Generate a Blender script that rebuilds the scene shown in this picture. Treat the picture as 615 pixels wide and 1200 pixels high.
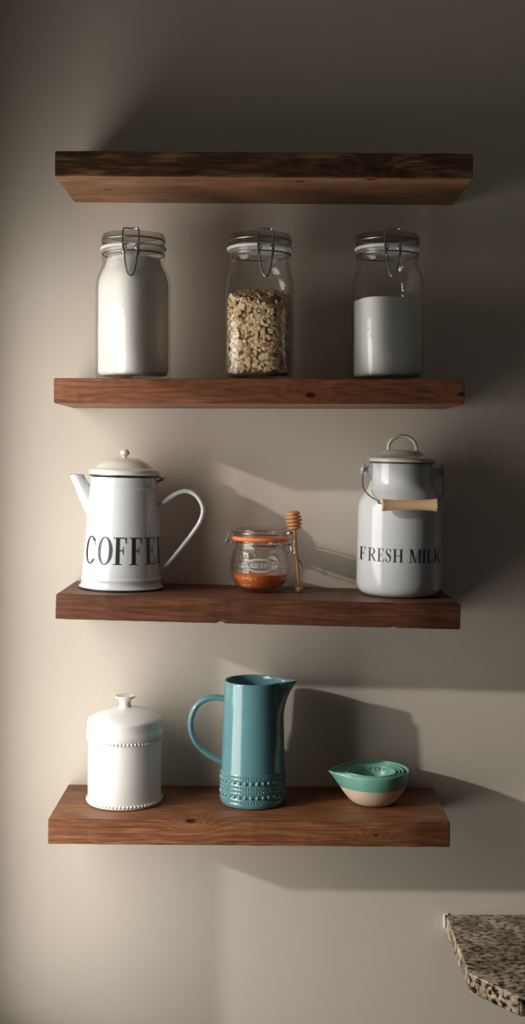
import bpy, bmesh, math, random
from mathutils import Vector, Matrix, noise
PI = math.pi
R = math.radians
random.seed(7)
for o in list(bpy.data.objects):
    bpy.data.objects.remove(o)
S = bpy.context.scene
C = S.collection

# ------------------------------------------------------------ camera, world, lights
F = 1374.0          # focal length in pixels of the 615x1200 frame
EYE = 1.62          # eye height; the horizon lies at y = 535 px
WALL = 1.937        # camera to back wall (wall surface is the plane y = 0)
cam = bpy.data.cameras.new('camera')
cam.sensor_fit = 'VERTICAL'
cam.sensor_height = 24.0
cam.lens = F / 1200 * 24.0
cam.shift_y = -65 / 1200
cam.clip_start = 0.02
camo = bpy.data.objects.new('camera', cam)
camo.location = (0, -WALL, EYE)
camo.rotation_euler = (PI / 2, 0, 0)
C.objects.link(camo)
S.camera = camo

w = bpy.data.worlds.new('world')
S.world = w
w.use_nodes = True
bg = w.node_tree.nodes['Background']
bg.inputs[0].default_value = (0.78, 0.90, 1.0, 1)
bg.inputs[1].default_value = 0.019

XW = -0.475         # inner face of the left wall
WY0, WY1 = -0.60, -0.145      # window opening in the left wall (y range)
WZ0, WZ1 = EYE - 0.93, EYE + 0.28

sun = bpy.data.lights.new('sun', 'SUN')
sun.energy = 1.4
sun.angle = R(1.3)
sun.color = (1.0, 0.93, 0.84)
suno = bpy.data.objects.new('sun', sun)
suno.rotation_euler = Vector((0.367, 0.184, -0.138)).to_track_quat('-Z', 'Y').to_euler()
suno.location = (-2, -1, 2.4)
C.objects.link(suno)

day = bpy.data.lights.new('window_daylight', 'AREA')
day.shape = 'RECTANGLE'
day.size = WY1 - WY0
day.size_y = WZ1 - WZ0
day.energy = 9.0
day.color = (1.0, 0.95, 0.885)
dayo = bpy.data.objects.new('window_daylight', day)
dayo.location = (XW - 0.045, (WY0 + WY1) / 2, (WZ0 + WZ1) / 2)
dayo.rotation_euler = Vector((1, 0, 0)).to_track_quat('-Z', 'Y').to_euler()
C.objects.link(dayo)

S.view_settings.view_transform = 'Standard'
S.view_settings.look = 'None'
S.view_settings.gamma = 1
S.view_settings.use_curve_mapping = False
S.view_settings.exposure = 0.0
S.cycles.transparent_max_bounces = 32


# ------------------------------------------------------------ materials
def mat(name):
    m = bpy.data.materials.new(name)
    m.use_nodes = True
    nt = m.node_tree
    return m, nt, nt.nodes['Principled BSDF'], nt.nodes['Material Output']


def N(nt, t, **kw):
    n = nt.nodes.new(t)
    for k, v in kw.items():
        setattr(n, k, v)
    return n


def simple(name, col, rough=0.5, metal=0, coat=0, bump=0, bscale=200, var=0, vscale=30, spec=None):
    m, nt, b, out = mat(name)
    b.inputs['Base Color'].default_value = (*col, 1)
    b.inputs['Roughness'].default_value = rough
    b.inputs['Metallic'].default_value = metal
    b.inputs['Coat Weight'].default_value = coat
    b.inputs['Coat Roughness'].default_value = 0.05
    if spec is not None:
        b.inputs['Specular IOR Level'].default_value = spec
    tc = N(nt, 'ShaderNodeTexCoord')
    if bump:
        n = N(nt, 'ShaderNodeTexNoise')
        n.inputs['Scale'].default_value = bscale
        n.inputs['Detail'].default_value = 3
        bp = N(nt, 'ShaderNodeBump')
        bp.inputs['Strength'].default_value = bump
        bp.inputs['Distance'].default_value = 0.001
        nt.links.new(tc.outputs['Object'], n.inputs['Vector'])
        nt.links.new(n.outputs['Fac'], bp.inputs['Height'])
        nt.links.new(bp.outputs['Normal'], b.inputs['Normal'])
    if var:
        n = N(nt, 'ShaderNodeTexNoise')
        n.inputs['Scale'].default_value = vscale
        n.inputs['Detail'].default_value = 4
        r = N(nt, 'ShaderNodeMix', data_type='RGBA')
        r.inputs['A'].default_value = (*[c * (1 - var) for c in col], 1)
        r.inputs['B'].default_value = (*[min(1, c * (1 + var)) for c in col], 1)
        nt.links.new(tc.outputs['Object'], n.inputs['Vector'])
        nt.links.new(n.outputs['Fac'], r.inputs['Factor'])
        nt.links.new(r.outputs['Result'], b.inputs['Base Color'])
    return m


M_WALL = simple('wall_paint', (0.675, 0.622, 0.545), 0.75, bump=0.22, bscale=420, var=0.02, vscale=5, spec=0.25)
M_FLOOR = simple('floor_boards', (0.30, 0.22, 0.15), 0.5, var=0.2, vscale=8)
M_CEIL = simple('ceiling_paint', (0.6, 0.6, 0.58), 0.8)
M_TRIM = simple('white_trim', (0.72, 0.72, 0.70), 0.45)
M_ENAMEL = simple('white_enamel', (0.57, 0.60, 0.625), 0.16, coat=0.4, bump=0.12, bscale=35)
M_CREAM = simple('cream_enamel', (0.66, 0.65, 0.60), 0.22, coat=0.4)
M_BLACK = simple('black_enamel', (0.012, 0.014, 0.018), 0.3)
M_INK = simple('black_lettering', (0.02, 0.022, 0.026), 0.35)
M_CERAMIC = simple('white_ceramic', (0.76, 0.755, 0.74), 0.22, coat=0.5, bump=0.08, bscale=60)
M_BLUE = simple('blue_glaze', (0.108, 0.255, 0.285), 0.16, coat=0.6, var=0.10, vscale=45)
M_TEAL = simple('teal_glaze', (0.16, 0.41, 0.335), 0.35, coat=0.15, var=0.12, vscale=60)
M_STONEWARE = simple('raw_stoneware', (0.70, 0.59, 0.44), 0.75, bump=0.2, bscale=300, var=0.1, vscale=90)
M_WIRE = simple('steel_wire', (0.50, 0.50, 0.49), 0.25, metal=1)
M_DWIRE = simple('aged_steel', (0.26, 0.26, 0.26), 0.35, metal=1)
M_GASKET = simple('white_rubber', (0.75, 0.74, 0.70), 0.5)
M_ORANGE = simple('orange_rubber', (0.80, 0.24, 0.07), 0.45)
M_GRIP = simple('pale_wood', (0.66, 0.46, 0.26), 0.5, var=0.08, vscale=80)
M_DIP = simple('honey_wood', (0.56, 0.25, 0.105), 0.5, var=0.15, vscale=120)
M_FLOUR = simple('flour', (0.90, 0.885, 0.86), 0.9, bump=0.3, bscale=160, var=0.03, vscale=40)
M_SUGAR = simple('sugar', (0.92, 0.92, 0.91), 0.8, bump=0.3, bscale=900, var=0.02, vscale=60)
M_CAULK = simple('white_caulk', (0.8, 0.8, 0.78), 0.5)


def thin_glass(name, tint=(0.992, 0.994, 0.99), edge=(0.55, 0.56, 0.53), ior=1.5, bump=0.0, bscale=20):
    """Clear jar glass: straight-through transparency darkening towards grazing view, Fresnel gloss on top."""
    m, nt, b, out = mat(name)
    nt.nodes.remove(b)
    tr = N(nt, 'ShaderNodeBsdfTransparent')
    gl = N(nt, 'ShaderNodeBsdfGlossy')
    gl.inputs['Roughness'].default_value = 0.03
    lw = N(nt, 'ShaderNodeLayerWeight')
    lw.inputs['Blend'].default_value = 0.5
    pw = N(nt, 'ShaderNodeMath', operation='POWER')
    pw.inputs[1].default_value = 6.0
    nt.links.new(lw.outputs['Facing'], pw.inputs[0])
    mx = N(nt, 'ShaderNodeMix', data_type='RGBA')
    mx.inputs['A'].default_value = (*tint, 1)
    mx.inputs['B'].default_value = (*edge, 1)
    nt.links.new(pw.outputs[0], mx.inputs['Factor'])
    nt.links.new(mx.outputs['Result'], tr.inputs['Color'])
    fr = N(nt, 'ShaderNodeFresnel')
    fr.inputs['IOR'].default_value = ior
    # Fresnel node inverts on back faces: keep both sides alike by using the same outside index
    geo = N(nt, 'ShaderNodeNewGeometry')
    iv = N(nt, 'ShaderNodeMath', operation='MULTIPLY_ADD')
    iv.inputs[1].default_value = 1.0 / ior - ior
    # a back face sees 1/ior inside Cycles, which flips back to ior
    iv.inputs[1].default_value = (1.0 / ior - ior)
    iv.inputs[2].default_value = ior
    nt.links.new(geo.outputs['Backfacing'], iv.inputs[0])
    nt.links.new(iv.outputs[0], fr.inputs['IOR'])
    ms = N(nt, 'ShaderNodeMixShader')
    nt.links.new(fr.outputs[0], ms.inputs[0])
    nt.links.new(tr.outputs[0], ms.inputs[1])
    nt.links.new(gl.outputs[0], ms.inputs[2])
    nt.links.new(ms.outputs[0], out.inputs['Surface'])
    if bump:
        tc = N(nt, 'ShaderNodeTexCoord')
        n = N(nt, 'ShaderNodeTexNoise')
        n.inputs['Scale'].default_value = bscale
        bp = N(nt, 'ShaderNodeBump')
        bp.inputs['Strength'].default_value = bump
        bp.inputs['Distance'].default_value = 0.004
        nt.links.new(tc.outputs['Object'], n.inputs['Vector'])
        nt.links.new(n.outputs['Fac'], bp.inputs['Height'])
        for q in (gl, fr, lw):
            nt.links.new(bp.outputs['Normal'], q.inputs['Normal'])
    return m


M_GLASS = thin_glass('jar_glass', bump=0.35, bscale=28)
M_LIDGLASS = thin_glass('lid_glass', tint=(0.80, 0.81, 0.80), edge=(0.22, 0.23, 0.22), bump=0.8, bscale=60)
M_HGLASS = thin_glass('honey_jar_glass', tint=(0.985, 0.985, 0.98), edge=(0.75, 0.75, 0.72), ior=1.62, bump=1.0, bscale=90)
M_HLID = thin_glass('honey_lid_glass', tint=(0.95, 0.95, 0.94), edge=(0.55, 0.55, 0.53), ior=1.62, bump=1.0, bscale=70)
M_EMBOSS = simple('emboss_highlight', (0.72, 0.70, 0.66), 0.15, coat=1.0)  # pale opaque colour paints in the highlights of the raised clear glass
M_PANE = thin_glass('window_pane', tint=(1, 1, 1), edge=(0.9, 0.9, 0.9), ior=1.05)


def honey_mat():
    m, nt, b, out = mat('honey')
    b.inputs['Base Color'].default_value = (0.78, 0.24, 0.035, 1)
    b.inputs['Roughness'].default_value = 0.12
    b.inputs['Subsurface Weight'].default_value = 0.6
    b.inputs['Subsurface Radius'].default_value = (0.03, 0.012, 0.003)
    b.inputs['Subsurface Scale'].default_value = 0.6
    b.inputs['Coat Weight'].default_value = 0.5
    tc = N(nt, 'ShaderNodeTexCoord')
    n = N(nt, 'ShaderNodeTexNoise')
    n.inputs['Scale'].default_value = 70
    r = N(nt, 'ShaderNodeMix', data_type='RGBA')
    r.inputs['A'].default_value = (0.42, 0.095, 0.018, 1)
    r.inputs['B'].default_value = (0.85, 0.27, 0.065, 1)
    nt.links.new(tc.outputs['Object'], n.inputs['Vector'])
    nt.links.new(n.outputs['Fac'], r.inputs['Factor'])
    nt.links.new(r.outputs['Result'], b.inputs['Base Color'])
    return m


M_HONEY = honey_mat()


def oat_mat():
    m, nt, b, out = mat('rolled_oats')
    b.inputs['Roughness'].default_value = 0.8
    geo = N(nt, 'ShaderNodeNewGeometry')
    tc = N(nt, 'ShaderNodeTexCoord')
    v = N(nt, 'ShaderNodeTexNoise')
    v.inputs['Scale'].default_value = 350
    v.inputs['Detail'].default_value = 4
    nt.links.new(tc.outputs['Object'], v.inputs['Vector'])
    ad = N(nt, 'ShaderNodeMath', operation='MULTIPLY_ADD')
    ad.inputs[1].default_value = 0.5
    nt.links.new(v.outputs['Fac'], ad.inputs[0])
    sc = N(nt, 'ShaderNodeMath', operation='MULTIPLY')
    sc.inputs[1].default_value = 0.6
    nt.links.new(geo.outputs['Random Per Island'], sc.inputs[0])
    nt.links.new(sc.outputs[0], ad.inputs[2])
    cr = N(nt, 'ShaderNodeValToRGB')
    cr.color_ramp.elements[0].position = 0.25
    cr.color_ramp.elements[0].color = (0.34, 0.20, 0.10, 1)
    cr.color_ramp.elements[1].position = 0.75
    cr.color_ramp.elements[1].color = (0.92, 0.73, 0.47, 1)
    e = cr.color_ramp.elements.new(0.45)
    e.color = (0.76, 0.54, 0.31, 1)
    nt.links.new(ad.outputs[0], cr.inputs[0])
    nt.links.new(cr.outputs[0], b.inputs['Base Color'])
    return m


M_OATS = oat_mat()
M_OAT_GAPS = simple('oat_gap_shade', (0.24, 0.15, 0.08), 0.9)  # dark core colour stands in for the shade in gaps between flakes


def granite_mat():
    m, nt, b, out = mat('granite')
    tc = N(nt, 'ShaderNodeTexCoord')
    mp = N(nt, 'ShaderNodeMapping')
    mp.inputs['Scale'].default_value = (0.75, 1.0, 1)
    nt.links.new(tc.outputs['Object'], mp.inputs['Vector'])
    n1 = N(nt, 'ShaderNodeTexNoise')
    n1.inputs['Scale'].default_value = 130
    n1.inputs['Detail'].default_value = 6
    n1.inputs['Distortion'].default_value = 0.25
    n2 = N(nt, 'ShaderNodeTexNoise')
    n2.inputs['Scale'].default_value = 30
    n2.inputs['Detail'].default_value = 4
    nt.links.new(mp.outputs[0], n1.inputs['Vector'])
    nt.links.new(mp.outputs[0], n2.inputs['Vector'])
    r1 = N(nt, 'ShaderNodeValToRGB')
    el = r1.color_ramp.elements
    el[0].position = 0.36
    el[0].color = (0.018, 0.013, 0.010, 1)
    el[1].position = 0.66
    el[1].color = (0.80, 0.70, 0.54, 1)
    e = el.new(0.43); e.color = (0.13, 0.085, 0.05, 1)
    e = el.new(0.49); e.color = (0.50, 0.42, 0.30, 1)
    nt.links.new(n1.outputs['Fac'], r1.inputs[0])
    r2 = N(nt, 'ShaderNodeValToRGB')
    r2.color_ramp.elements[0].position = 0.38
    r2.color_ramp.elements[0].color = (0.42, 0.36, 0.31, 1)
    r2.color_ramp.elements[1].position = 0.6
    r2.color_ramp.elements[1].color = (1, 1, 1, 1)
    nt.links.new(n2.outputs['Fac'], r2.inputs[0])
    mx = N(nt, 'ShaderNodeMix', data_type='RGBA', blend_type='MULTIPLY')
    mx.inputs['Factor'].default_value = 1
    nt.links.new(r1.outputs[0], mx.inputs['A'])
    nt.links.new(r2.outputs[0], mx.inputs['B'])
    nt.links.new(mx.outputs['Result'], b.inputs['Base Color'])
    b.inputs['Roughness'].default_value = 0.18
    return m


M_GRANITE = granite_mat()


def wood_mat(name, dark, mid, light, knots=(), seed=0.0, rough=0.5, under=None, blotch=0.5):
    """Stained pine: fibres run along x; knots are (x, y or z coordinate, radius, axis) in the board's own frame."""
    m, nt, b, out = mat(name)
    L = nt.links.new
    tc = N(nt, 'ShaderNodeTexCoord')
    sep = N(nt, 'ShaderNodeSeparateXYZ')
    L(tc.outputs['Object'], sep.inputs[0])

    def math_(op, a, bb=None, cc=None):
        n = N(nt, 'ShaderNodeMath', operation=op)
        for i, v in enumerate((a, bb, cc)):
            if v is None:
                continue
            if isinstance(v, (int, float)):
                n.inputs[i].default_value = v
            else:
                L(v, n.inputs[i])
        return n.outputs[0]

    def noise_(scale, sx, sy, sz, detail=4, off=0.0, dist=0):
        mp = N(nt, 'ShaderNodeMapping')
        mp.inputs['Scale'].default_value = (sx, sy, sz)
        mp.inputs['Location'].default_value = (off + seed, off * 2 + seed, seed)
        L(tc.outputs['Object'], mp.inputs['Vector'])
        n = N(nt, 'ShaderNodeTexNoise')
        n.inputs['Scale'].default_value = scale
        n.inputs['Detail'].default_value = detail
        n.inputs['Distortion'].default_value = dist
        L(mp.outputs[0], n.inputs['Vector'])
        return n.outputs['Fac']

    low = noise_(1, 3.0, 14, 14, 3, 1.3)
    fib = noise_(1, 20, 520, 520, 6, 4.1)
    blo = noise_(1, 9, 30, 30, 4, 7.7)
    # ring coordinate
    cr = math_('MULTIPLY', low, 9.0)
    cr = math_('ADD', cr, math_('MULTIPLY', sep.outputs[2], 70.0))
    cr = math_('ADD', cr, math_('MULTIPLY', sep.outputs[1], 45.0))
    kd = None
    for (kx, kz, kr, axis) in knots:
        oth = math_('MULTIPLY', math_('SUBTRACT', sep.outputs[2] if axis == 'y' else sep.outputs[1], -0.0375 if axis == 'y' else -0.184), 0.45)
        ax = sep.outputs[1] if axis == 'y' else sep.outputs[2]
        dx = math_('MULTIPLY', math_('SUBTRACT', sep.outputs[0], kx), 0.55)
        dz = math_('SUBTRACT', ax, kz)
        d = math_('SQRT', math_('ADD', math_('MULTIPLY', oth, oth), math_('ADD', math_('MULTIPLY', dx, dx), math_('MULTIPLY', dz, dz))))
        infl = math_('POWER', 2.718, math_('MULTIPLY', d, -1.0 / (kr * 1.6)))
        cr = math_('ADD', cr, math_('MULTIPLY', infl, 7.0))
        core = N(nt, 'ShaderNodeMapRange', interpolation_type='SMOOTHSTEP')
        core.inputs['From Min'].default_value = kr * 0.35
        core.inputs['From Max'].default_value = kr * 0.9
        core.inputs['To Min'].default_value = 1
        core.inputs['To Max'].default_value = 0
        dn = math_('ADD', d, math_('MULTIPLY', math_('SUBTRACT', blo, 0.5), kr * 0.8))
        L(dn, core.inputs['Value'])
        kd = core.outputs[0] if kd is None else math_('MAXIMUM', kd, core.outputs[0])
    s = math_('SINE', math_('MULTIPLY', cr, 6.28))
    ring = math_('MULTIPLY_ADD', s, 0.5, 0.5)
    t = math_('MULTIPLY_ADD', ring, 0.12, 0.025)
    t = math_('ADD', t, math_('MULTIPLY', fib, 0.80))
    t = math_('ADD', t, math_('MULTIPLY', math_('SUBTRACT', blo, 0.5), blotch))
    ramp = N(nt, 'ShaderNodeValToRGB')
    e = ramp.color_ramp.elements
    e[0].position = 0.22
    e[0].color = (*dark, 1)
    e[1].position = 0.80
    e[1].color = (*light, 1)
    q = e.new(0.5)
    q.color = (*mid, 1)
    L(t, ramp.inputs[0])
    col = ramp.outputs[0]
    if under:      # the unstained underside of the board is paler pine
        geo = N(nt, 'ShaderNodeNewGeometry')
        vt = N(nt, 'ShaderNodeVectorTransform', vector_type='NORMAL', convert_from='WORLD', convert_to='OBJECT')
        L(geo.outputs['Normal'], vt.inputs[0])
        sp = N(nt, 'ShaderNodeSeparateXYZ')
        L(vt.outputs[0], sp.inputs[0])
        isdown = math_('LESS_THAN', sp.outputs[2], -0.6)
        r2 = N(nt, 'ShaderNodeValToRGB')
        k = r2.color_ramp.elements
        k[0].position = 0.2
        k[0].color = (*under[0], 1)
        k[1].position = 0.75
        k[1].color = (*under[1], 1)
        L(t, r2.inputs[0])
        mu = N(nt, 'ShaderNodeMix', data_type='RGBA')
        L(isdown, mu.inputs['Factor'])
        L(col, mu.inputs['A'])
        L(r2.outputs[0], mu.inputs['B'])
        col = mu.outputs['Result']
    if kd is not None:
        mk = N(nt, 'ShaderNodeMix', data_type='RGBA')
        L(kd, mk.inputs['Factor'])
        L(col, mk.inputs['A'])
        mk.inputs['B'].default_value = (dark[0] * 0.3, dark[1] * 0.25, dark[2] * 0.25, 1)
        col = mk.outputs['Result']
    L(col, b.inputs['Base Color'])
    b.inputs['Roughness'].default_value = rough
    b.inputs['Specular IOR Level'].default_value = 0.35
    bp = N(nt, 'ShaderNodeBump')
    bp.inputs['Strength'].default_value = 0.35
    bp.inputs['Distance'].default_value = 0.0008
    L(t, bp.inputs['Height'])
    L(bp.outputs['Normal'], b.inputs['Normal'])
    return m


# ------------------------------------------------------------ helpers
def smooth(me, angle=None):
    for p in me.polygons:
        p.use_smooth = True
    if angle is not None:
        try:
            me.set_sharp_from_angle(angle=R(angle))
        except Exception:
            pass


def obj(name, bm, m, parent=None, sharp=38, loc=None):
    bmesh.ops.recalc_face_normals(bm, faces=bm.faces)
    me = bpy.data.meshes.new(name)
    bm.to_mesh(me)
    bm.free()
    smooth(me, sharp)
    me.materials.append(m)
    o = bpy.data.objects.new(name, me)
    C.objects.link(o)
    if parent:
        o.parent = parent
    if loc:
        o.location = loc
    return o


def thing(name, label, cat, loc, rot=(0, 0, 0), group=None):
    o = bpy.data.objects.new(name, None)
    o.empty_display_size = 0.03
    C.objects.link(o)
    o.location = loc
    o.rotation_euler = rot
    o['label'] = label
    o['category'] = cat
    if group:
        o['group'] = group
    return o


def tag(o, label, cat, group=None, kind=None):
    o['label'] = label
    o['category'] = cat
    if group:
        o['group'] = group
    if kind:
        o['kind'] = kind
    return o


def struct(o):
    o['kind'] = 'structure'
    return o


def loft(bm, rings, closed=True, cap0=False, cap1=False):
    vs = [[bm.verts.new(p) for p in r] for r in rings]
    n = len(vs[0])
    for a, b in zip(vs, vs[1:]):
        for i in range(n if closed else n - 1):
            j = (i + 1) % n
            bm.faces.new((a[i], a[j], b[j], b[i]))
    if cap0:
        bm.faces.new(vs[0])
    if cap1:
        bm.faces.new(vs[-1])
    return vs


def lathe(prof, seg=72, bm=None, c=(0, 0, 0), fn=None):
    """prof: (r, z) from bottom to top; r = 0 closes the end."""
    bm = bm or bmesh.new()
    rings, caps = [], [None, None]
    pr = list(prof)
    for r, z in pr:
        ring = []
        for i in range(seg):
            a = 2 * PI * i / seg
            if fn:
                p = fn(a, r, z)
                ring.append((c[0] + p[0], c[1] + p[1], c[2] + p[2]))
            else:
                ring.append((c[0] + max(r, 1e-5) * math.cos(a), c[1] + max(r, 1e-5) * math.sin(a), c[2] + z))
        rings.append(ring)
    loft(bm, rings, cap0=True, cap1=True)
    bmesh.ops.remove_doubles(bm, verts=bm.verts, dist=2e-5)
    return bm


def spline(pts, n=8):
    """Catmull-Rom through pts."""
    P = [Vector(p) for p in pts]
    P = [P[0] * 2 - P[1]] + P + [P[-1] * 2 - P[-2]]
    out = []
    for i in range(1, len(P) - 2):
        for k in range(n):
            t = k / n
            a, b, c_, d = P[i - 1], P[i], P[i + 1], P[i + 2]
            out.append(0.5 * ((2 * b) + (c_ - a) * t + (2 * a - 5 * b + 4 * c_ - d) * t * t + (3 * b - a - 3 * c_ + d) * t ** 3))
    out.append(P[-2])
    return out


def sprof(pts, n=5):
    return [(max(p.x, 0), p.y) for p in spline([(a, b, 0) for a, b in pts], n)]


def tube(pts, r, seg=10, bm=None, flat=None, up=(0, 1, 0), radii=None, closed=False):
    """Sweep a circle (or an ellipse r x flat, flat measured along `up`) along pts."""
    bm = bm or bmesh.new()
    P = [Vector(p) for p in pts]
    rings = []
    up = Vector(up)
    prev = None
    for i, p in enumerate(P):
        if closed:
            d = (P[(i + 1) % len(P)] - P[i - 1]).normalized()
        else:
            d = (P[min(i + 1, len(P) - 1)] - P[max(i - 1, 0)]).normalized()
        if flat is not None:
            v = (up - d * up.dot(d)).normalized()
        else:
            ref = prev if prev is not None else (Vector((0, 1, 0)) if abs(d.y) < 0.8 else Vector((1, 0, 0)))
            v = (ref - d * ref.dot(d)).normalized()
            prev = v
        u = d.cross(v)
        rr = radii[i] if radii else r
        f = (flat * rr / r) if flat is not None else rr
        rings.append([p + u * rr * math.cos(2 * PI * k / seg) + v * f * math.sin(2 * PI * k / seg) for k in range(seg)])
    if closed:
        rings.append(rings[0])
        loft(bm, rings)
        bmesh.ops.remove_doubles(bm, verts=bm.verts, dist=1e-7)
    else:
        loft(bm, rings, cap0=True, cap1=True)
    return bm


def circle(r, z, n=64, c=(0, 0)):
    return [(c[0] + r * math.cos(2 * PI * i / n), c[1] + r * math.sin(2 * PI * i / n), z) for i in range(n)]


def box(bm, x0, x1, y0, y1, z0, z1):
    v = [bm.verts.new(p) for p in ((x0, y0, z0), (x1, y0, z0), (x1, y1, z0), (x0, y1, z0), (x0, y0, z1), (x1, y0, z1), (x1, y1, z1), (x0, y1, z1))]
    for f in ((0, 3, 2, 1), (4, 5, 6, 7), (0, 1, 5, 4), (1, 2, 6, 5), (2, 3, 7, 6), (3, 0, 4, 7)):
        bm.faces.new([v[i] for i in f])
    return bm


def blob(bm, c, r, nrm=None, flat=0.6, seg=8):
    """small half-bead sitting on a surface"""
    c = Vector(c)
    q = (Vector(nrm) if nrm else Vector((0, 0, 1))).normalized().to_track_quat('Z', 'Y')
    rings = []
    for k in range(4):
        a = PI / 2 * k / 3
        rr, h = r * math.cos(a), r * flat * math.sin(a)
        rings.append([c + q @ Vector((max(rr, 1e-6) * math.cos(2 * PI * i / seg), max(rr, 1e-6) * math.sin(2 * PI * i / seg), h)) for i in range(seg)])
    loft(bm, rings, cap1=True)


# ------------------------------------------------------------ serif lettering, built stroke by stroke
def glyph(ch):
    """quads in a box of height 1; returns (width, [quad...]) with quad = four (x, y)"""
    Q = []

    def quad(a, b, c, d, n=6):      # a-b bottom edge, d-c top edge; split along the a->b direction
        for i in range(n):
            s, t = i / n, (i + 1) / n
            lp = lambda p, q, k: (p[0] + (q[0] - p[0]) * k, p[1] + (q[1] - p[1]) * k)
            Q.append((lp(a, b, s), lp(a, b, t), lp(d, c, t), lp(d, c, s)))

    def rect(x0, y0, x1, y1):
        quad((x0, y0), (x1, y0), (x1, y1), (x0, y1), max(1, int((x1 - x0) / 0.08)))

    def serif(x0, x1, y):
        if y == 0:
            rect(x0, 0, x1, 0.035)
        else:
            rect(x0, 0.965, x1, 1)

    def stem(x0, x1, s0=0.1, s1=0.1, top=True, bot=True):
        rect(x0, 0, x1, 1)
        if bot: serif(x0 - s0, x1 + s1, 0)
        if top: serif(x0 - s0, x1 + s1, 1)

    def ring(cx, cy, rx, ry, tx, ty, a0=0, a1=360, n=36):
        for i in range(n):
            s, t = R(a0 + (a1 - a0) * i / n), R(a0 + (a1 - a0) * (i + 1) / n)
            po = lambda a, k: (cx + (rx - tx * k) * math.cos(a), cy + (ry - ty * k) * math.sin(a))
            Q.append((po(s, 0), po(t, 0), po(t, 1), po(s, 1)))

    if ch == 'I':
        W = 0.36; stem(0.11, 0.25)
    elif ch == 'H':
        W = 0.80; stem(0.1, 0.23); stem(0.57, 0.70); rect(0.23, 0.485, 0.57, 0.53)
    elif ch in 'FE':
        W = 0.64; stem(0.1, 0.27, s1=0.0 if ch == 'E' else 0.1); rect(0.0, 0.96, 0.56, 1)
        quad((0.53, 0.78), (0.57, 0.78), (0.57, 1), (0.50, 1), 1)
        rect(0.24, 0.50, 0.43, 0.545); quad((0.41, 0.38), (0.44, 0.38), (0.44, 0.66), (0.41, 0.66), 1)
        if ch == 'E':
            rect(0.2, 0, 0.60, 0.04); quad((0.53, 0), (0.60, 0), (0.64, 0.25), (0.60, 0.25), 1)
    elif ch == 'L':
        W = 0.62; stem(0.1, 0.24); rect(0.2, 0, 0.58, 0.04); quad((0.50, 0), (0.58, 0), (0.62, 0.27), (0.58, 0.27), 1)
    elif ch == 'M':
        W = 1.0; rect(0.13, 0, 0.175, 1); serif(0.02, 0.29, 0); serif(0.02, 0.24, 1)
        stem(0.77, 0.90, 0.09, 0.1)
        quad((0.45, 0), (0.51, 0), (0.27, 1), (0.12, 1), 2); quad((0.46, 0), (0.50, 0), (0.82, 1), (0.78, 1), 2)
    elif ch == 'N':
        W = 0.86; rect(0.13, 0, 0.18, 1); serif(0.03, 0.28, 0); serif(0.02, 0.2, 1); rect(0.68, 0, 0.73, 1); serif(0.58, 0.83, 1)
        quad((0.62, 0), (0.73, 0), (0.29, 1), (0.12, 1), 2)
    elif ch == 'K':
        W = 0.80; stem(0.1, 0.24); quad((0.22, 0.42), (0.27, 0.40), (0.69, 1), (0.62, 1), 4); serif(0.52, 0.78, 1)
        quad((0.56, 0), (0.74, 0), (0.40, 0.60), (0.30, 0.50), 4); serif(0.50, 0.80, 0)
    elif ch == 'R':
        W = 0.74; stem(0.1, 0.24); rect(0.2, 0.96, 0.38, 1); rect(0.2, 0.48, 0.38, 0.52)
        ring(0.36, 0.74, 0.26, 0.26, 0.13, 0.04, -90, 90, 18); quad((0.54, 0), (0.70, 0), (0.42, 0.5), (0.28, 0.5), 3); serif(0.55, 0.76, 0)
    elif ch == 'O':
        W = 0.78; ring(0.39, 0.5, 0.39, 0.52, 0.175, 0.045)
    elif ch == 'C':
        W = 0.72; ring(0.39, 0.5, 0.39, 0.52, 0.175, 0.045, 42, 318)
        quad((0.64, 0.68), (0.68, 0.68), (0.68, 1.0), (0.63, 0.90), 1); quad((0.66, 0.10), (0.70, 0.22), (0.68, 0.24), (0.62, 0.16), 1)
    elif ch == 'S':
        W = 0.56
        c = spline([(0.47, 0.78, 0), (0.40, 0.95, 0), (0.25, 0.99, 0), (0.10, 0.90, 0), (0.09, 0.72, 0), (0.24, 0.57, 0), (0.40, 0.44, 0),
                    (0.46, 0.26, 0), (0.40, 0.08, 0), (0.24, 0.01, 0), (0.10, 0.07, 0), (0.04, 0.25, 0)], 5)
        n = len(c)
        th = [0.018 + 0.062 * math.exp(-((i / (n - 1) - 0.5) / 0.17) ** 2) for i in range(n)]
        side = []
        for i in range(n):
            d = (c[min(i + 1, n - 1)] - c[max(i - 1, 0)]).normalized()
            u = Vector((-d.y, d.x, 0))
            side.append((c[i] + u * th[i], c[i] - u * th[i]))
        for a, b_ in zip(side, side[1:]):
            Q.append(((a[0].x, a[0].y), (b_[0].x, b_[0].y), (b_[1].x, b_[1].y), (a[1].x, a[1].y)))
        quad((0.46, 0.72), (0.49, 0.72), (0.49, 1.0), (0.45, 0.95), 1); quad((0.02, 0.0), (0.06, 0.05), (0.05, 0.3), (0.02, 0.3), 1)
    elif ch == 'U':
        W = 0.8; rect(0.12, 0.35, 0.24, 1); serif(0.02, 0.34, 1); rect(0.60, 0.35, 0.65, 1); serif(0.5, 0.75, 1)
        ring(0.385, 0.35, 0.265, 0.36, 0.09, 0.06, 180, 360, 14)
    elif ch == 'P':
        W = 0.64; stem(0.1, 0.24); rect(0.2, 0.96, 0.36, 1); rect(0.2, 0.45, 0.36, 0.49); ring(0.34, 0.725, 0.27, 0.275, 0.13, 0.04, -90, 90, 18)
    elif ch == '1':
        W = 0.4; rect(0.14, 0, 0.26, 1); serif(0.04, 0.36, 0); quad((0.02, 0.8), (0.06, 0.76), (0.2, 1), (0.14, 1), 1)
    elif ch == '4':
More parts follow.
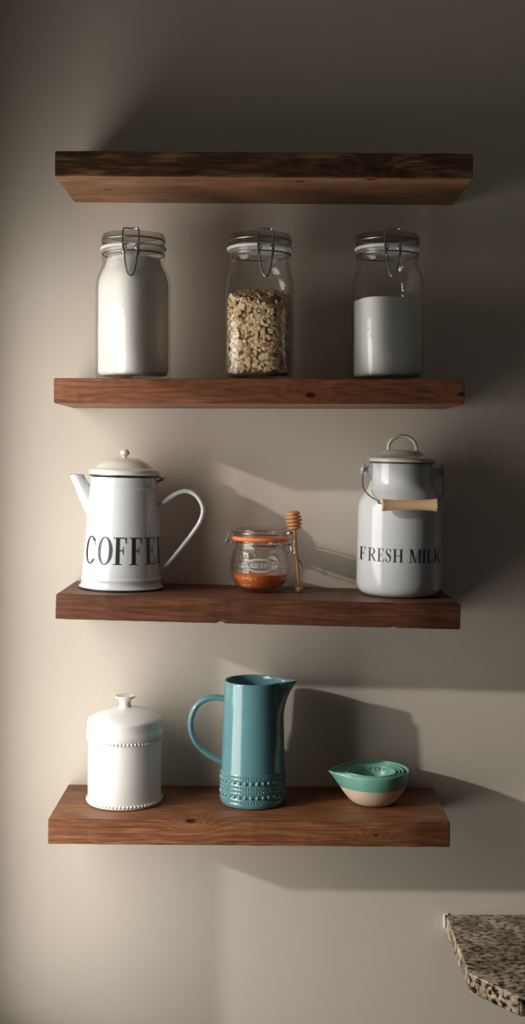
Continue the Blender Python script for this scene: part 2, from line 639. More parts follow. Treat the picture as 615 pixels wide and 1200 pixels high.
        W = 0.6; rect(0.36, 0, 0.47, 1); rect(0.02, 0.25, 0.58, 0.33); quad((0.02, 0.25), (0.08, 0.25), (0.45, 1), (0.36, 1), 3)
    elif ch == '/':
        W = 0.4; quad((0.0, 0), (0.06, 0), (0.38, 1), (0.32, 1), 2)
    else:
        W = 0.4
    return W, Q


def lettering(bm, letters, surf, depth=0.0):
    """letters: (char, u0, u1, v0, v1); surf(u, v, lift) -> point."""
    for ch, u0, u1, v0, v1 in letters:
        W, Q = glyph(ch)
        for q in Q:
            pts = [(u0 + (u1 - u0) * x / W, v0 + (v1 - v0) * y) for x, y in q]
            top = [bm.verts.new(surf(u, v, depth)) for u, v in pts]
            try:
                bm.faces.new(top)
            except ValueError:
                pass


def obj_flat(name, bm, m, parent):
    me = bpy.data.meshes.new(name)
    bm.to_mesh(me)
    bm.free()
    me.materials.append(m)
    o = bpy.data.objects.new(name, me)
    C.objects.link(o)
    o.parent = parent
    return o


# ------------------------------------------------------------ the room
TH = 0.12
bm = bmesh.new(); box(bm, XW - TH, 2.6, 0, 0.12, 0, 2.6)
struct(obj('wall_back', bm, M_WALL))
bm = bmesh.new()
box(bm, XW - TH, XW, WY1, 0, 0, 2.6)
box(bm, XW - TH, XW, -3.2, WY0, 0, 2.6)
box(bm, XW - TH, XW, WY0, WY1, 0, WZ0)
box(bm, XW - TH, XW, WY0, WY1, WZ1, 2.6)
struct(obj('wall_left', bm, M_WALL))
bm = bmesh.new(); box(bm, XW - TH, 2.6, -3.2, 0.12, -0.05, 0)
struct(obj('floor', bm, M_FLOOR))
bm = bmesh.new(); box(bm, XW - TH, 2.6, -3.2, 0.12, 2.6, 2.65)
struct(obj('ceiling', bm, M_CEIL))
bm = bmesh.new()
x0, x1 = XW - 0.105, XW - 0.07
t = 0.012
box(bm, x0, x1, WY0, WY0 + t, WZ0, WZ1); box(bm, x0, x1, WY1 - t, WY1, WZ0, WZ1)
box(bm, x0, x1, WY0 + t, WY1 - t, WZ0, WZ0 + t); box(bm, x0, x1, WY0 + t, WY1 - t, WZ1 - t, WZ1)
wf = struct(obj('window_1', bm, M_TRIM))
bm = box(bmesh.new(), XW - 0.02, XW + 0.050, WY0 - 0.05, WY1 + 0.05, WZ0 - 0.002, WZ0 + 0.022)  # unseen sill, added to hold daylight off the wall's bottom-left corner
bmesh.ops.bevel(bm, geom=bm.edges[:], offset=0.004, segments=2, affect='EDGES')
obj('added_light_ledge', bm, M_TRIM, wf)
bm = bmesh.new(); box(bm, XW - 0.090, XW - 0.086, WY0 + t, WY1 - t, WZ0 + t, WZ1 - t)
obj('pane', bm, M_PANE, wf)

bm = bmesh.new(); box(bm, -1.00, -0.775, -0.355, 0.12, 0, 2.6)     # unseen pier, added to block the sun left of its wall patch
struct(obj('sun_blocker_outside', bm, M_WALL))

# ------------------------------------------------------------ shelves
KF = 0.0012758      # metres per pixel on the shelves' front faces
DEP = 0.184
THK = 0.0375


def shelf(label, xl, xr, ytop, roll, material, chips=(), thick=THK, seed=0):
    Lh = (xr - xl) * KF / 2
    cx = ((xl + xr) / 2 - 307) * KF
    zt = EYE + (535 - ytop) * KF
    bm = bmesh.new()
    box(bm, -Lh, Lh, -DEP, 0.0, -thick, 0)
    bmesh.ops.bevel(bm, geom=[e for e in bm.edges if not all(abs(v.co.y) < 1e-6 for v in e.verts)], offset=0.0011, segments=2, affect='EDGES')
    n = int(2 * Lh / 0.004)
    for i in range(1, n):
        x = -Lh + 2 * Lh * i / n
        bmesh.ops.bisect_plane(bm, geom=bm.verts[:] + bm.edges[:] + bm.faces[:], plane_co=(x, 0, 0), plane_no=(1, 0, 0))
    for y in (-DEP + 0.02, -DEP + 0.06, -DEP + 0.12):
        bmesh.ops.bisect_plane(bm, geom=bm.verts[:] + bm.edges[:] + bm.faces[:], plane_co=(0, y, 0), plane_no=(0, 1, 0))
    for z in (-thick + 0.004, -thick + 0.008, -thick + 0.014, -0.008):
        bmesh.ops.bisect_plane(bm, geom=bm.verts[:] + bm.edges[:] + bm.faces[:], plane_co=(0, 0, z), plane_no=(0, 0, 1))
    for v in bm.verts:
        x, y, z = v.co
        if y < -0.17:
            a = noise.noise(Vector((x * 22, z * 30, seed)))
            b_ = noise.noise(Vector((x * 90, z * 60, seed + 5)))
            v.co.y += 0.0006 * a + 0.0004 * b_
            if z > -0.01:
                v.co.z += 0.0005 * noise.noise(Vector((x * 40, 3, seed)))
            else:
                v.co.z += 0.0006 * noise.noise(Vector((x * 35, 9, seed)))
            for (px, zz, rr, dd) in chips:
                d = math.hypot(x - px, (z - zz))
                if d < rr:
                    f = (1 - d / rr)
                    v.co.z += (dd if zz < -0.01 else -dd) * f
                    v.co.y += dd * f * 0.8
    o = obj('floating_shelf', bm, material, sharp=30)
    o.location = (cx, 0, zt)
    o.rotation_euler = (0, R(roll), 0)
    tag(o, label, 'shelf', 'four wooden wall shelves')
    return o, cx, zt, R(roll)


W1 = wood_mat('dark_stained_pine', (0.018, 0.010, 0.006), (0.072, 0.035, 0.017), (0.30, 0.165, 0.075),
              knots=[(0.161, -0.174, 0.0085, 'y'), (0.055, -0.160, 0.006, 'y'), (-0.246, -0.095, 0.006, 'y')], seed=3.1,
              under=((0.13, 0.055, 0.024), (0.38, 0.185, 0.085)), blotch=0.9)
W2 = wood_mat('brown_stained_pine', (0.085, 0.028, 0.013), (0.185, 0.068, 0.031), (0.31, 0.135, 0.066),
              knots=[(0.0765, -0.0245, 0.0065, 'z'), (0.302, -0.023, 0.005, 'z')], seed=11.4,
              under=((0.13, 0.055, 0.03), (0.30, 0.15, 0.08)))
W3 = wood_mat('red_brown_stained_pine', (0.050, 0.015, 0.007), (0.108, 0.040, 0.018), (0.19, 0.085, 0.042), seed=21.7, blotch=0.35)
W4 = wood_mat('chestnut_stained_pine', (0.080, 0.026, 0.011), (0.195, 0.074, 0.030), (0.38, 0.175, 0.078),
              knots=[(-0.087, -0.001, 0.0065, 'z'), (0.19, -0.02, 0.003, 'z')], seed=33.9, blotch=0.4)
s1 = shelf('empty dark-stained wooden shelf, topmost of the four, with a pale underside', 63.8, 553.8, 178.3, 0.39, W1, seed=1)
s2 = shelf('brown wooden wall shelf carrying three clip-top glass jars', 62.4, 543.7, 443.6, 0.14, W2, seed=2)
s3 = shelf('slightly tilted wooden shelf under coffee pot, honey jar and milk can', 65, 539.6, 702.3, 1.5, W3,
           chips=[(-0.056, -THK, 0.0065, 0.0035), (0.203, -THK, 0.006, 0.002)], seed=3)
s4 = shelf('chestnut-brown wooden shelf, lowest of the four, holding canister, jug and cups', 55.7, 527, 961.7, 0.47, W4,
           chips=[(-0.087, 0, 0.008, 0.002)], seed=4)


def on_shelf(s, px, y):
    """world position on top of shelf s below picture column px at wall distance -y, with the shelf's tilt"""
    o, cx, zt, a = s
    x = (px - 307) * (WALL + y) / F
    return (x, y, zt - math.tan(a) * (x - cx) + 0.0004), a


# ------------------------------------------------------------ clip-top storage jars
def sq(a, r, n):
    c, s = abs(math.cos(a)), abs(math.sin(a))
    return r / ((c ** n + s ** n) ** (1.0 / n))


def sq_loft(prof, seg=96, bm=None):
    bm = bm or bmesh.new()
    rings = []
    for r, z, n in prof:
        rings.append([(max(sq(2 * PI * i / seg, r, n), 1e-5) * math.cos(2 * PI * i / seg), max(sq(2 * PI * i / seg, r, n), 1e-5) * math.sin(2 * PI * i / seg), z) for i in range(seg)])
    loft(bm, rings)
    return bm


# outer glass profile: half width, height, squareness exponent
OUT = [(0.039, 0.0015, 3), (0.045, 0.0, 3.2), (0.0488, 0.0025, 3.4), (0.0505, 0.009, 3.4), (0.0505, 0.05, 3.4), (0.0505, 0.10, 3.4), (0.0505, 0.150, 3.4),
       (0.0500, 0.160, 3.2), (0.0487, 0.168, 3.0), (0.0472, 0.175, 2.7), (0.0461, 0.181, 2.3), (0.0458, 0.187, 2.1), (0.0462, 0.190, 2),
       (0.0485, 0.192, 2), (0.0490, 0.195, 2), (0.0485, 0.1975, 2), (0.0468, 0.1985, 2), (0.0465, 0.2015, 2), (0.0485, 0.203, 2), (0.0488, 0.2065, 2), (0.0470, 0.2075, 2)]
INN = [(0.0430, 0.2075, 2), (0.0425, 0.19, 2), (0.0430, 0.182, 2.2), (0.0445, 0.175, 2.7), (0.0460, 0.168, 3.0), (0.0472, 0.160, 3.2), (0.0478, 0.150, 3.4), (0.0478, 0.05, 3.4), (0.0478, 0.012, 3.4), (0.045, 0.006, 3.2), (0.0005, 0.006, 3)]


def clip_jar(label, px, yaw, turn, wall_y=-0.122):
    loc, a = on_shelf(s2, px, wall_y)
    t = thing('clip_top_jar', label, 'jar', loc, (0, a, R(yaw)), 'clip-top storage jars')
    t.scale = (1, 1, 0.97)
    bm = sq_loft([(0.0005, 0.0015, 4)] + OUT + INN)
    bmesh.ops.remove_doubles(bm, verts=bm.verts, dist=1e-6)
    obj('glass_body', bm, M_GLASS, t, sharp=60).rotation_euler = (0, 0, R(turn - yaw))
    g = lathe([(0.043, 0.2078), (0.0502, 0.2078), (0.0510, 0.2095), (0.0502, 0.2118), (0.043, 0.2118)], bm=None)
    obj('rubber_gasket', g, M_GASKET, t)
    lid = lathe([(0.0, 0.2121), (0.0485, 0.2121), (0.0492, 0.2140), (0.0488, 0.2195), (0.0475, 0.2205), (0.0475, 0.2225), (0.0490, 0.2235), (0.0488, 0.2290),
                 (0.0475, 0.2312), (0.0440, 0.2318), (0.0415, 0.2285), (0.030, 0.2275), (0, 0.2275)])
    obj('glass_lid', lid, M_LIDGLASS, t, sharp=50)
    bm = tube(circle(0.0484, 0.2215), 0.0013, 8, closed=True)
    bm = tube(circle(0.0476, 0.2000), 0.0013, 8, bm=bm, closed=True)
    obj('wire_band', bm, M_DWIRE, t)
    # latch frame that reaches over the lid's rim
    f = -0.0535
    bm = tube(spline([(-0.0105, f + 0.001, 0.190), (-0.0118, f, 0.200), (-0.0120, f, 0.215), (-0.0120, f + 0.001, 0.228), (-0.0095, f + 0.004, 0.2336), (0, f + 0.0055, 0.2335),
                      (0.0095, f + 0.004, 0.2336), (0.0120, f + 0.001, 0.228), (0.0120, f, 0.215), (0.0118, f, 0.200), (0.0105, f + 0.001, 0.190)], 5), 0.0013, 8)
    obj('latch_frame', bm, M_WIRE, t)
    bm = tube(spline([(-0.0100, f + 0.003, 0.209), (-0.0105, f, 0.205), (-0.0098, f - 0.0006, 0.195), (-0.0082, f - 0.001, 0.180), (-0.0055, f - 0.001, 0.166), (-0.0030, f - 0.002, 0.1605), (0.0, f - 0.0025, 0.159),
                      (0.0030, f - 0.002, 0.1605), (0.0055, f - 0.001, 0.166), (0.0082, f - 0.001, 0.180), (0.0098, f - 0.0006, 0.195), (0.0105, f, 0.205), (0.0100, f + 0.003, 0.209)], 5), 0.0013, 8)
    for s in (-1, 1):
        tube(spline([(s * 0.0100, f + 0.003, 0.209), (s * 0.0075, f + 0.001, 0.2075), (s * 0.0070, f, 0.204), (s * 0.0088, f + 0.001, 0.2005), (s * 0.012, f + 0.0045, 0.2)], 4), 0.0010, 8, bm=bm)
        tube([(s * 0.0125, f, 0.1925), (s * 0.0085, f - 0.0002, 0.1925)], 0.0013, 8, bm=bm)
    obj('lever', bm, M_WIRE, t)
    # hinge at the back
    b_ = 0.0515
    bm = bmesh.new()
    for s in (-1, 1):
        tube([(s * 0.010, b_ - 0.004, 0.2), (s * 0.010, b_, 0.203), (s * 0.010, b_ + 0.0005, 0.2185), (s * 0.010, b_ - 0.004, 0.2215)], 0.0013, 8, bm=bm)
    tube([(-0.010, b_, 0.211), (0.010, b_, 0.211)], 0.0013, 8, bm=bm)
    obj('hinge', bm, M_WIRE, t)
    return t, loc, (0, a, R(turn))


J1 = clip_jar('clip-top glass jar filled to the neck with white flour, left on the jar shelf', 155.5, 2, 45)
J2 = clip_jar('clip-top glass jar holding rolled oats, middle of the three', 303.5, 10, -13)
J3 = clip_jar('clip-top glass jar a little over half full of white sugar, right on the jar shelf', 453, 3, 16)
FILL = [(0.0005, 0.0068, 3), (0.041, 0.0068, 3), (0.0450, 0.0088, 3.3), (0.0471, 0.014, 3.4)]


def contents(name, label, cat, J, prof, m):
    bm = sq_loft(prof)
    bmesh.ops.remove_doubles(bm, verts=bm.verts, dist=1e-6)
    o = obj(name, bm, m, sharp=50)
    o.location = J[1]
    o.scale = (1, 1, 0.97)
    o.rotation_euler = J[2]
    tag(o, label, cat, kind='stuff')
    return o


contents('flour', 'white flour filling the left clip-top jar up to its neck', 'flour', J1,
         FILL + [(0.0471, 0.05, 3.4), (0.0471, 0.150, 3.4), (0.0464, 0.160, 3.2), (0.0452, 0.168, 3.0), (0.0437, 0.175, 2.7), (0.0423, 0.182, 2.2), (0.0418, 0.192, 2), (0.040, 0.194, 2), (0.02, 0.197, 2), (0.0005, 0.199, 2)], M_FLOUR)
contents('sugar', 'white sugar with a flat level top in the right clip-top jar', 'sugar', J3,
         FILL + [(0.0471, 0.05, 3.4), (0.0471, 0.127, 3.4), (0.0468, 0.1285, 3.4), (0.03, 0.129, 4), (0.0005, 0.129, 4)], M_SUGAR)
# rolled oats: a heap core with loose flakes pressed against the glass
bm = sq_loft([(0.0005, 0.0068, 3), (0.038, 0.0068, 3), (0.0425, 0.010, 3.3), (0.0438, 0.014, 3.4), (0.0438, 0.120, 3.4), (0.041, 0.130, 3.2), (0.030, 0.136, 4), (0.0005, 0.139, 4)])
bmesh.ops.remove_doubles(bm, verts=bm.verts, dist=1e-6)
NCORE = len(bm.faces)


def flake(bm, c, nrm, r, spin):
    q = Vector(nrm).normalized().to_track_quat('Z', 'Y') @ Matrix.Rotation(spin, 3, 'Z').to_quaternion()
    n = 9
    top, bot = [], []
    el = random.uniform(0.55, 0.95)
    cup = random.uniform(-0.25, 0.25)
    for i in range(n):
        a = 2 * PI * i / n
        rr = r * random.uniform(0.88, 1.08)
        x, y = rr * math.cos(a), rr * el * math.sin(a)
        z = cup * r * (math.cos(a) ** 2)
        top.append(bm.verts.new(c + q @ Vector((x, y, z + 0.00035))))
        bot.append(bm.verts.new(c + q @ Vector((x * 0.96, y * 0.96, z - 0.00035))))
    ct = bm.verts.new(c + q @ Vector((0, 0, 0.0006)))
    for i in range(n):
        j = (i + 1) % n
        bm.faces.new((top[i], top[j], ct))
        bm.faces.new((bot[j], bot[i], top[i], top[j])[::-1])
    bm.faces.new(bot[::-1])


for k in range(2300):
    a = random.uniform(0, 2 * PI)
    top = 0.128 + 0.006 * math.sin(a * 2 + 1) + 0.003 * math.cos(a * 3)
    z = random.uniform(0.0125, top)
    r = random.uniform(0.0024, 0.0048)
    inset = random.uniform(0.0, 0.0034)
    rr = sq(a, 0.0466 - inset, 3.4)
    p = Vector((rr * math.cos(a), rr * math.sin(a), z))
    e = 0.02
    ra, rb = sq(a - e, 0.0466, 3.4), sq(a + e, 0.0466, 3.4)
    tg = Vector((rb * math.cos(a + e) - ra * math.cos(a - e), rb * math.sin(a + e) - ra * math.sin(a - e), 0))
    nr = Vector((tg.y, -tg.x, 0)).normalized()
    tilt = min(1.0, inset / r) * 1.25
    nr = nr + Vector((random.uniform(-1, 1), random.uniform(-1, 1), random.uniform(-1, 1))) * tilt * 0.6
    flake(bm, p, nr, r, random.uniform(0, 6.28))
for k in range(420):
    a = random.uniform(0, 2 * PI)
    q_ = math.sqrt(random.random())
    rr = sq(a, 0.0430, 3.4) * q_
    z = 0.129 + 0.013 * (1 - q_ ** 2) + random.uniform(-0.001, 0.0035) + 0.003 * math.sin(a * 2 + 1) * q_
    flake(bm, Vector((rr * math.cos(a), rr * math.sin(a), z)), (random.uniform(-1, 1), random.uniform(-1, 1), random.uniform(0.4, 1)), random.uniform(0.0025, 0.0042), random.uniform(0, 6.28))
for v in bm.verts:      # nothing pokes into the glass
    v.co.z = max(v.co.z, 0.0068)
    lim = min(0.0471, 0.0442 + (v.co.z - 0.006) * 0.467)
    q_ = (abs(v.co.x) ** 3.4 + abs(v.co.y) ** 3.4) ** (1 / 3.4)
    if q_ > lim:
        v.co.x *= lim / q_
        v.co.y *= lim / q_
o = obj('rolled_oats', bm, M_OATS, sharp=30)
o.data.materials.append(M_OAT_GAPS)
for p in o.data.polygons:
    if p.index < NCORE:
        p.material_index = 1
o.scale = (1, 1, 0.97)
o.location = J2[1]
o.rotation_euler = J2[2]
tag(o, 'loose tan rolled oats heaped inside the middle clip-top jar', 'oats', kind='stuff')

# ------------------------------------------------------------ enamel coffee pot
loc, a = on_shelf(s3, 141.5, -0.080)
t = thing('coffee_pot', 'tall white enamel coffee pot with spout, strap handle and COFFEE lettering', 'coffee pot', loc, (0, a, 0))


def pot_r(z):
    return 0.0625 + (0.0528 - 0.0625) * (z - 0.022) / (0.170 - 0.022)


bm = lathe([(0, 0.001), (0.060, 0.001), (0.0655, 0.0012), (0.0668, 0.0030), (0.0655, 0.0050), (0.0638, 0.0068), (0.0632, 0.010), (0.0630, 0.0135), (0.0640, 0.0155), (0.0640, 0.0175), (0.0628, 0.0195), (0.0625, 0.022)]
           + [(pot_r(0.022 + 0.148 * k / 10), 0.022 + 0.148 * k / 10) for k in range(1, 10)]
           + [(pot_r(0.1575), 0.1575), (pot_r(0.159) + 0.0006, 0.159), (pot_r(0.1605), 0.1605), (0.0528, 0.170), (0.0530, 0.1745), (0.0505, 0.1750), (0.0500, 0.160), (0.057, 0.02), (0, 0.01)])
obj('body', bm, M_ENAMEL, t)
bm = tube(circle(0.0662, 0.0012), 0.0012, 8, closed=True)
obj('base_rim', bm, M_BLACK, t)
bm = lathe([(0.0, 0.1760), (0.0530, 0.1760), (0.0546, 0.1768), (0.0546, 0.1785), (0.05, 0.1788), (0, 0.1788)])
lid = obj('lid_rim', bm, M_BLACK, t)
bm = lathe(sprof([(0.0545, 0.1786), (0.0556, 0.1815), (0.0545, 0.1850), (0.0515, 0.1875), (0.0480, 0.1885), (0.0430, 0.1925), (0.0340, 0.1990), (0.0220, 0.2040), (0.010, 0.2062), (0.0, 0.2065)], 4))
lid = obj('lid', bm, M_CREAM, t)
bm = lathe(sprof([(0.0042, 0.2055), (0.0036, 0.2080), (0.0058, 0.2095), (0.0075, 0.2130), (0.0062, 0.2168), (0.003, 0.2188), (0, 0.219)], 4), 32)
obj('lid_knob', bm, M_CREAM, lid)
# spout: rings stay level so the mouth is cut flat
rings, inner = [], []
KP = 1 / 739.0
for (yy, cx_, rr) in ((558.5, 86.5, 8.6), (560, 86.7, 8.7), (562, 87.6, 8.7), (572, 93.5, 10.0), (585, 101, 12.0), (598, 109.5, 14.2), (612, 119, 17)):
    h = (688.9 - yy) * KP
    c_ = (cx_ - 141.5) * KP
    rings.append([(c_ + rr * KP * math.cos(2 * PI * k / 32), rr * KP * 0.92 * math.sin(2 * PI * k / 32), h) for k in range(32)])
    inner.append([(c_ + (rr - 1.3) * KP * math.cos(2 * PI * k / 32), (rr - 1.3) * KP * 0.92 * math.sin(2 * PI * k / 32), h) for k in range(32)])
bm = bmesh.new()
loft(bm, rings[::-1] + inner[:5])
obj('spout', bm, M_ENAMEL, t, sharp=60)
bm = tube([((86.5 - 141.5) * KP + 8.1 * KP * math.cos(2 * PI * k / 32), 8.1 * KP * 0.92 * math.sin(2 * PI * k / 32), (688.9 - 558.5) * KP) for k in range(32)], 0.0007, 6, closed=True)
obj('spout_rim', bm, M_DWIRE, t)
hp = [(181, 591), (189, 588), (199, 580.5), (208, 575.5), (217, 574), (227, 578), (234, 587), (236.5, 597), (233, 610), (224, 624), (212, 640), (200, 655), (192, 663), (186, 667)]
hp = spline([((x - 141.5) * KP * 0.985, 0.0, (688.9 - y) * KP) for x, y in hp], 6)
bm = tube(hp, 0.0034, 14, flat=0.0085, up=(0, 1, 0))
tube([(p.x, p.y - 0.0075, p.z) for p in hp], 0.0034, 10, bm=bm)
tube([(p.x, p.y + 0.0075, p.z) for p in hp], 0.0034, 10, bm=bm)
obj('handle', bm, M_ENAMEL, t)
bm = bmesh.new()
tube(spline([(0.0500, -0.004, 0.1775), (0.0560, -0.006, 0.1760), (0.0605, -0.002, 0.1742), (0.0605, 0.004, 0.1738), (0.0560, 0.006, 0.1750)], 4), 0.0016, 8, bm=bm)
tube([(0.0605, -0.006, 0.1725), (0.0605, 0.006, 0.1725)], 0.0025, 10, bm=bm)
tube([(0.052, 0, 0.1690), (0.0605, 0, 0.1722)], 0.0018, 8, bm=bm)
tube([(0.0615, 0, 0.1735), (0.0665, -0.002, 0.1765), (0.068, -0.002, 0.1755)], 0.0009, 6, bm=bm)
obj('hinge', bm, M_DWIRE, t)
TA = math.atan2(-0.217, 1.86)     # the body faces the camera from this azimuth


def cyl_surf(rfun, face=0.0):
    def s(u, v, lift):
        th = R(u) + face
        r = rfun(v) + 0.00035 + lift
        return (r * math.sin(th), -r * math.cos(th), v)
    return s


FA = math.atan2(-loc[0], WALL + loc[1])     # bearing of the camera seen from the pot
bm = bmesh.new()
lz0, lz1 = (688.9 - 658.5) * KP, (688.9 - 627.5) * KP
lettering(bm, [('C', -67, -42.5, lz0, lz1), ('O', -38.5, -14.5, lz0, lz1), ('F', -13, 8.5, lz0, lz1), ('F', 10.5, 32, lz0, lz1), ('E', 34.5, 60, lz0, lz1), ('E', 62, 88, lz0, lz1)], cyl_surf(pot_r, FA))
obj_flat('lettering', bm, M_INK, t)

# ------------------------------------------------------------ honey jar
loc, a = on_shelf(s3, 303.5, -0.072)
HJ = thing('honey_jar', 'small round beehive-shaped glass jar with orange seal and wire clip', 'jar', loc, (0, a, 0))
outer = [(0.0, 0.0012), (0.024, 0.0012), (0.0300, 0.0002), (0.0330, 0.0015), (0.0360, 0.006)]
ribs = 6
for k in range(ribs * 6 + 1):
    f = k / (ribs * 6)
    z = 0.007 + 0.063 * f
    base = 0.0365 + 0.0118 * math.sin(PI * (f * 0.92 + 0.04)) ** 0.9 if f < 0.5 else 0.0390 + 0.0093 * math.sin(PI * (f * 0.92 + 0.04)) ** 0.9
    outer.append((base + 0.0012 * math.sin(2 * PI * ribs * f), z))
outer += [(0.0400, 0.0715), (0.0398, 0.0745), (0.0418, 0.0755), (0.0425, 0.0775), (0.0418, 0.0795), (0.0400, 0.0800)]
inn = [(0.0375, 0.0800), (0.0375, 0.0715), (0.0415, 0.064), (0.0452, 0.050), (0.0460, 0.040), (0.0452, 0.030), (0.0418, 0.018), (0.0362, 0.008), (0.029, 0.0035), (0, 0.0035)]
bm = lathe(outer + inn)
obj('glass_body', bm, M_HGLASS, HJ, sharp=60)
# embossed lettering and oval on the glass
HF = math.atan2(-loc[0], WALL + loc[1])


def hr(v):
    return 0.0488


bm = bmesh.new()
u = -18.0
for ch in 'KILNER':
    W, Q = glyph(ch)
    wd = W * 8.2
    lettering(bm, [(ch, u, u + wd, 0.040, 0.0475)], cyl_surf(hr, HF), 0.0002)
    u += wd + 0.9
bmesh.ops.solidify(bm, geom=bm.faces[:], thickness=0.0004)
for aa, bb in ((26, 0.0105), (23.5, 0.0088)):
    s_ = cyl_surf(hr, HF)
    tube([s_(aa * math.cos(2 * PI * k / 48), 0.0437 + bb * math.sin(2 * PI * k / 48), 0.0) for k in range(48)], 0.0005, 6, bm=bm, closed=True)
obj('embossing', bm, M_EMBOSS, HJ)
hsh = [(0, 0.0038), (0.0285, 0.0038), (0.0350, 0.0086), (0.0405, 0.0180), (0.0428, 0.0255), (0.0433, 0.0275), (0.042, 0.0280), (0, 0.0282)]
hb = lathe(hsh)
o = obj('honey', hb, M_HONEY, sharp=50)
o.location = loc
o.rotation_euler = (0, a, 0)
tag(o, 'amber honey pooled in the bottom of the round glass jar', 'honey', kind='stuff')
bm = lathe([(0.036, 0.0800), (0.0440, 0.0800), (0.0458, 0.0826), (0.0440, 0.0856), (0.036, 0.0856)])
obj('rubber_seal', bm, M_ORANGE, HJ)
# small tab of the seal
bm = lathe([(0, 0.0853), (0.0425, 0.0853), (0.0430, 0.0890), (0.0415, 0.0905), (0.0395, 0.0912), (0.0400, 0.0935), (0.0405, 0.0985), (0.0390, 0.1005), (0.0355, 0.1010), (0.0330, 0.0975), (0, 0.0965)])
for v in bm.verts:
    v.co.z = 0.0853 + (v.co.z - 0.0853) * 0.92
obj('glass_lid', bm, M_HLID, HJ, sharp=50)
bm = tube(circle(0.0418, 0.0912), 0.0010, 8, closed=True)
tube(circle(0.0415, 0.0738), 0.0010, 8, bm=bm, closed=True)
obj('wire_band', bm, M_WIRE, HJ)
bm = bmesh.new()
for s in (-1, 1):
    tube(spline([(-0.041, s * 0.006, 0.0912), (-0.0475, s * 0.007, 0.0930), (-0.0520, s * 0.007, 0.0880), (-0.0550, s * 0.007, 0.0775), (-0.0525, s * 0.006, 0.0760), (-0.050, s * 0.005, 0.080), (-0.044, s * 0.005, 0.0738)], 5), 0.0012, 8, bm=bm)
tube([(-0.052, -0.007, 0.088), (-0.052, 0.007, 0.088)], 0.0013, 8, bm=bm)
obj('hinge', bm, M_WIRE, HJ)
bm = bmesh.new()
for s in (-1, 1):
    tube(spline([(0.041, s * 0.006, 0.0912), (0.046, s * 0.008, 0.094), (0.051, s * 0.008, 0.0900), (0.0535, s * 0.008, 0.0760), (0.0545, s * 0.007, 0.0660), (0.0520, s * 0.006, 0.0600), (0.0490, s * 0.006, 0.0650), (0.0475, s * 0.006, 0.0740), (0.043, s * 0.006, 0.0738)], 5), 0.0012, 8, bm=bm)
obj('clasp', bm, M_WIRE, HJ)
bm = tube(spline([(0.050, -0.006, 0.083), (0.0530, -0.009, 0.070), (0.0565, -0.0105, 0.058), (0.0625, -0.0105, 0.0500), (0.0665, -0.008, 0.0440), (0.0660, -0.003, 0.0430), (0.0620, -0.0005, 0.0500), (0.0575, -0.0002, 0.0580)], 6), 0.0013, 8)
obj('lever', bm, M_WIRE, HJ)

# ------------------------------------------------------------ honey dipper, standing on its tip and leaning on the jar's clip
loc, a = on_shelf(s3, 350.3, -0.0835)
t_len = 0.131
bm = lathe(sprof([(0, -0.0000), (0.0035, 0.0008), (0.0062, 0.0050), (0.0055, 0.0090), (0.0035, 0.0108)], 4) + [(0.0052, 0.0112), (0.0056, 0.0122), (0.0050, 0.0132), (0.0026, 0.0140), (0.0023, 0.03), (0.0022, 0.07), (0.0026, 0.0995), (0.0040, 0.1005)], 28)
dip = obj('honey_dipper', bm, M_DIP)
dip.location = loc
dip.rotation_euler = (0.0, R(-4.3), 0)
tag(dip, 'turned wooden honey dipper leaning upright beside the round honey jar', 'honey dipper')
pr = [(0.004, 0.1003)]
for k in range(5):
    z0 = 0.1008 + k * 0.0056
    rr = (0.0108, 0.0124, 0.0128, 0.0122, 0.0105)[k]
    pr += [(rr - 0.0012, z0), (rr, z0 + 0.0010), (rr, z0 + 0.0030), (rr - 0.0012, z0 + 0.0038), (0.0075, z0 + 0.0040), (0.0075, z0 + 0.0054)]
pr = pr[:-2] + [(0.006, 0.1008 + 4 * 0.0056 + 0.0055), (0, 0.1008 + 4 * 0.0056 + 0.006)]
obj('grooved_head', lathe(pr, 36), M_DIP, dip)

# ------------------------------------------------------------ enamel milk can
loc, a = on_shelf(s3, 466, -0.072)
t = thing('milk_can', 'white enamel milk can with lid, wooden bail grip and FRESH MILK lettering', 'milk can', loc, (0, a, 0))
KM = 1 / 736.7
bm = lathe([(0, 0.0015), (0.048, 0.0015), (0.052, 0.0)] + sprof([(0.0565, 0.0012), (0.0625, 0.0055), (0.0660, 0.0125), (0.0672, 0.0210)], 4) + [(0.0673, 0.06), (0.0673, 0.10), (0.0672, 0.130)]
           + sprof([(0.0668, 0.1395), (0.0640, 0.1500), (0.0590, 0.1590), (0.0535, 0.1670), (0.0500, 0.1745), (0.0487, 0.1820)], 4) + [(0.0484, 0.195), (0.0486, 0.2070), (0.0460, 0.2072), (0.0455, 0.19), (0.047, 0.175), (0.060, 0.15), (0.063, 0.13), (0.063, 0.02), (0, 0.01)])
obj('body', bm, M_ENAMEL, t)
bm = lathe([(0, 0.2078), (0.0505, 0.2078), (0.0518, 0.2086), (0.0518, 0.2100), (0, 0.2102)])
obj('lid_rim', bm, M_BLACK, t)
bm = lathe(sprof([(0.0515, 0.2100), (0.0528, 0.2125), (0.0520, 0.2155), (0.0470, 0.2180), (0.0400, 0.2195), (0.0340, 0.2235), (0.0290, 0.2275), (0.0240, 0.2290), (0.012, 0.2298), (0, 0.2300)], 4))
lid = obj('lid', bm, M_CREAM, t)
bm = tube(spline([(-0.0225, 0, 0.2270), (-0.0215, 0, 0.2370), (-0.0165, 0, 0.2455), (-0.0080, 0, 0.2505), (0, 0, 0.2515), (0.0080, 0, 0.2505), (0.0165, 0, 0.2455), (0.0215, 0, 0.2370), (0.0225, 0, 0.2270)], 6), 0.0030, 12, flat=0.0080, up=(0, 1, 0))
obj('lid_handle', bm, M_CREAM, lid)
zE = (696.3 - 552.5) * KM
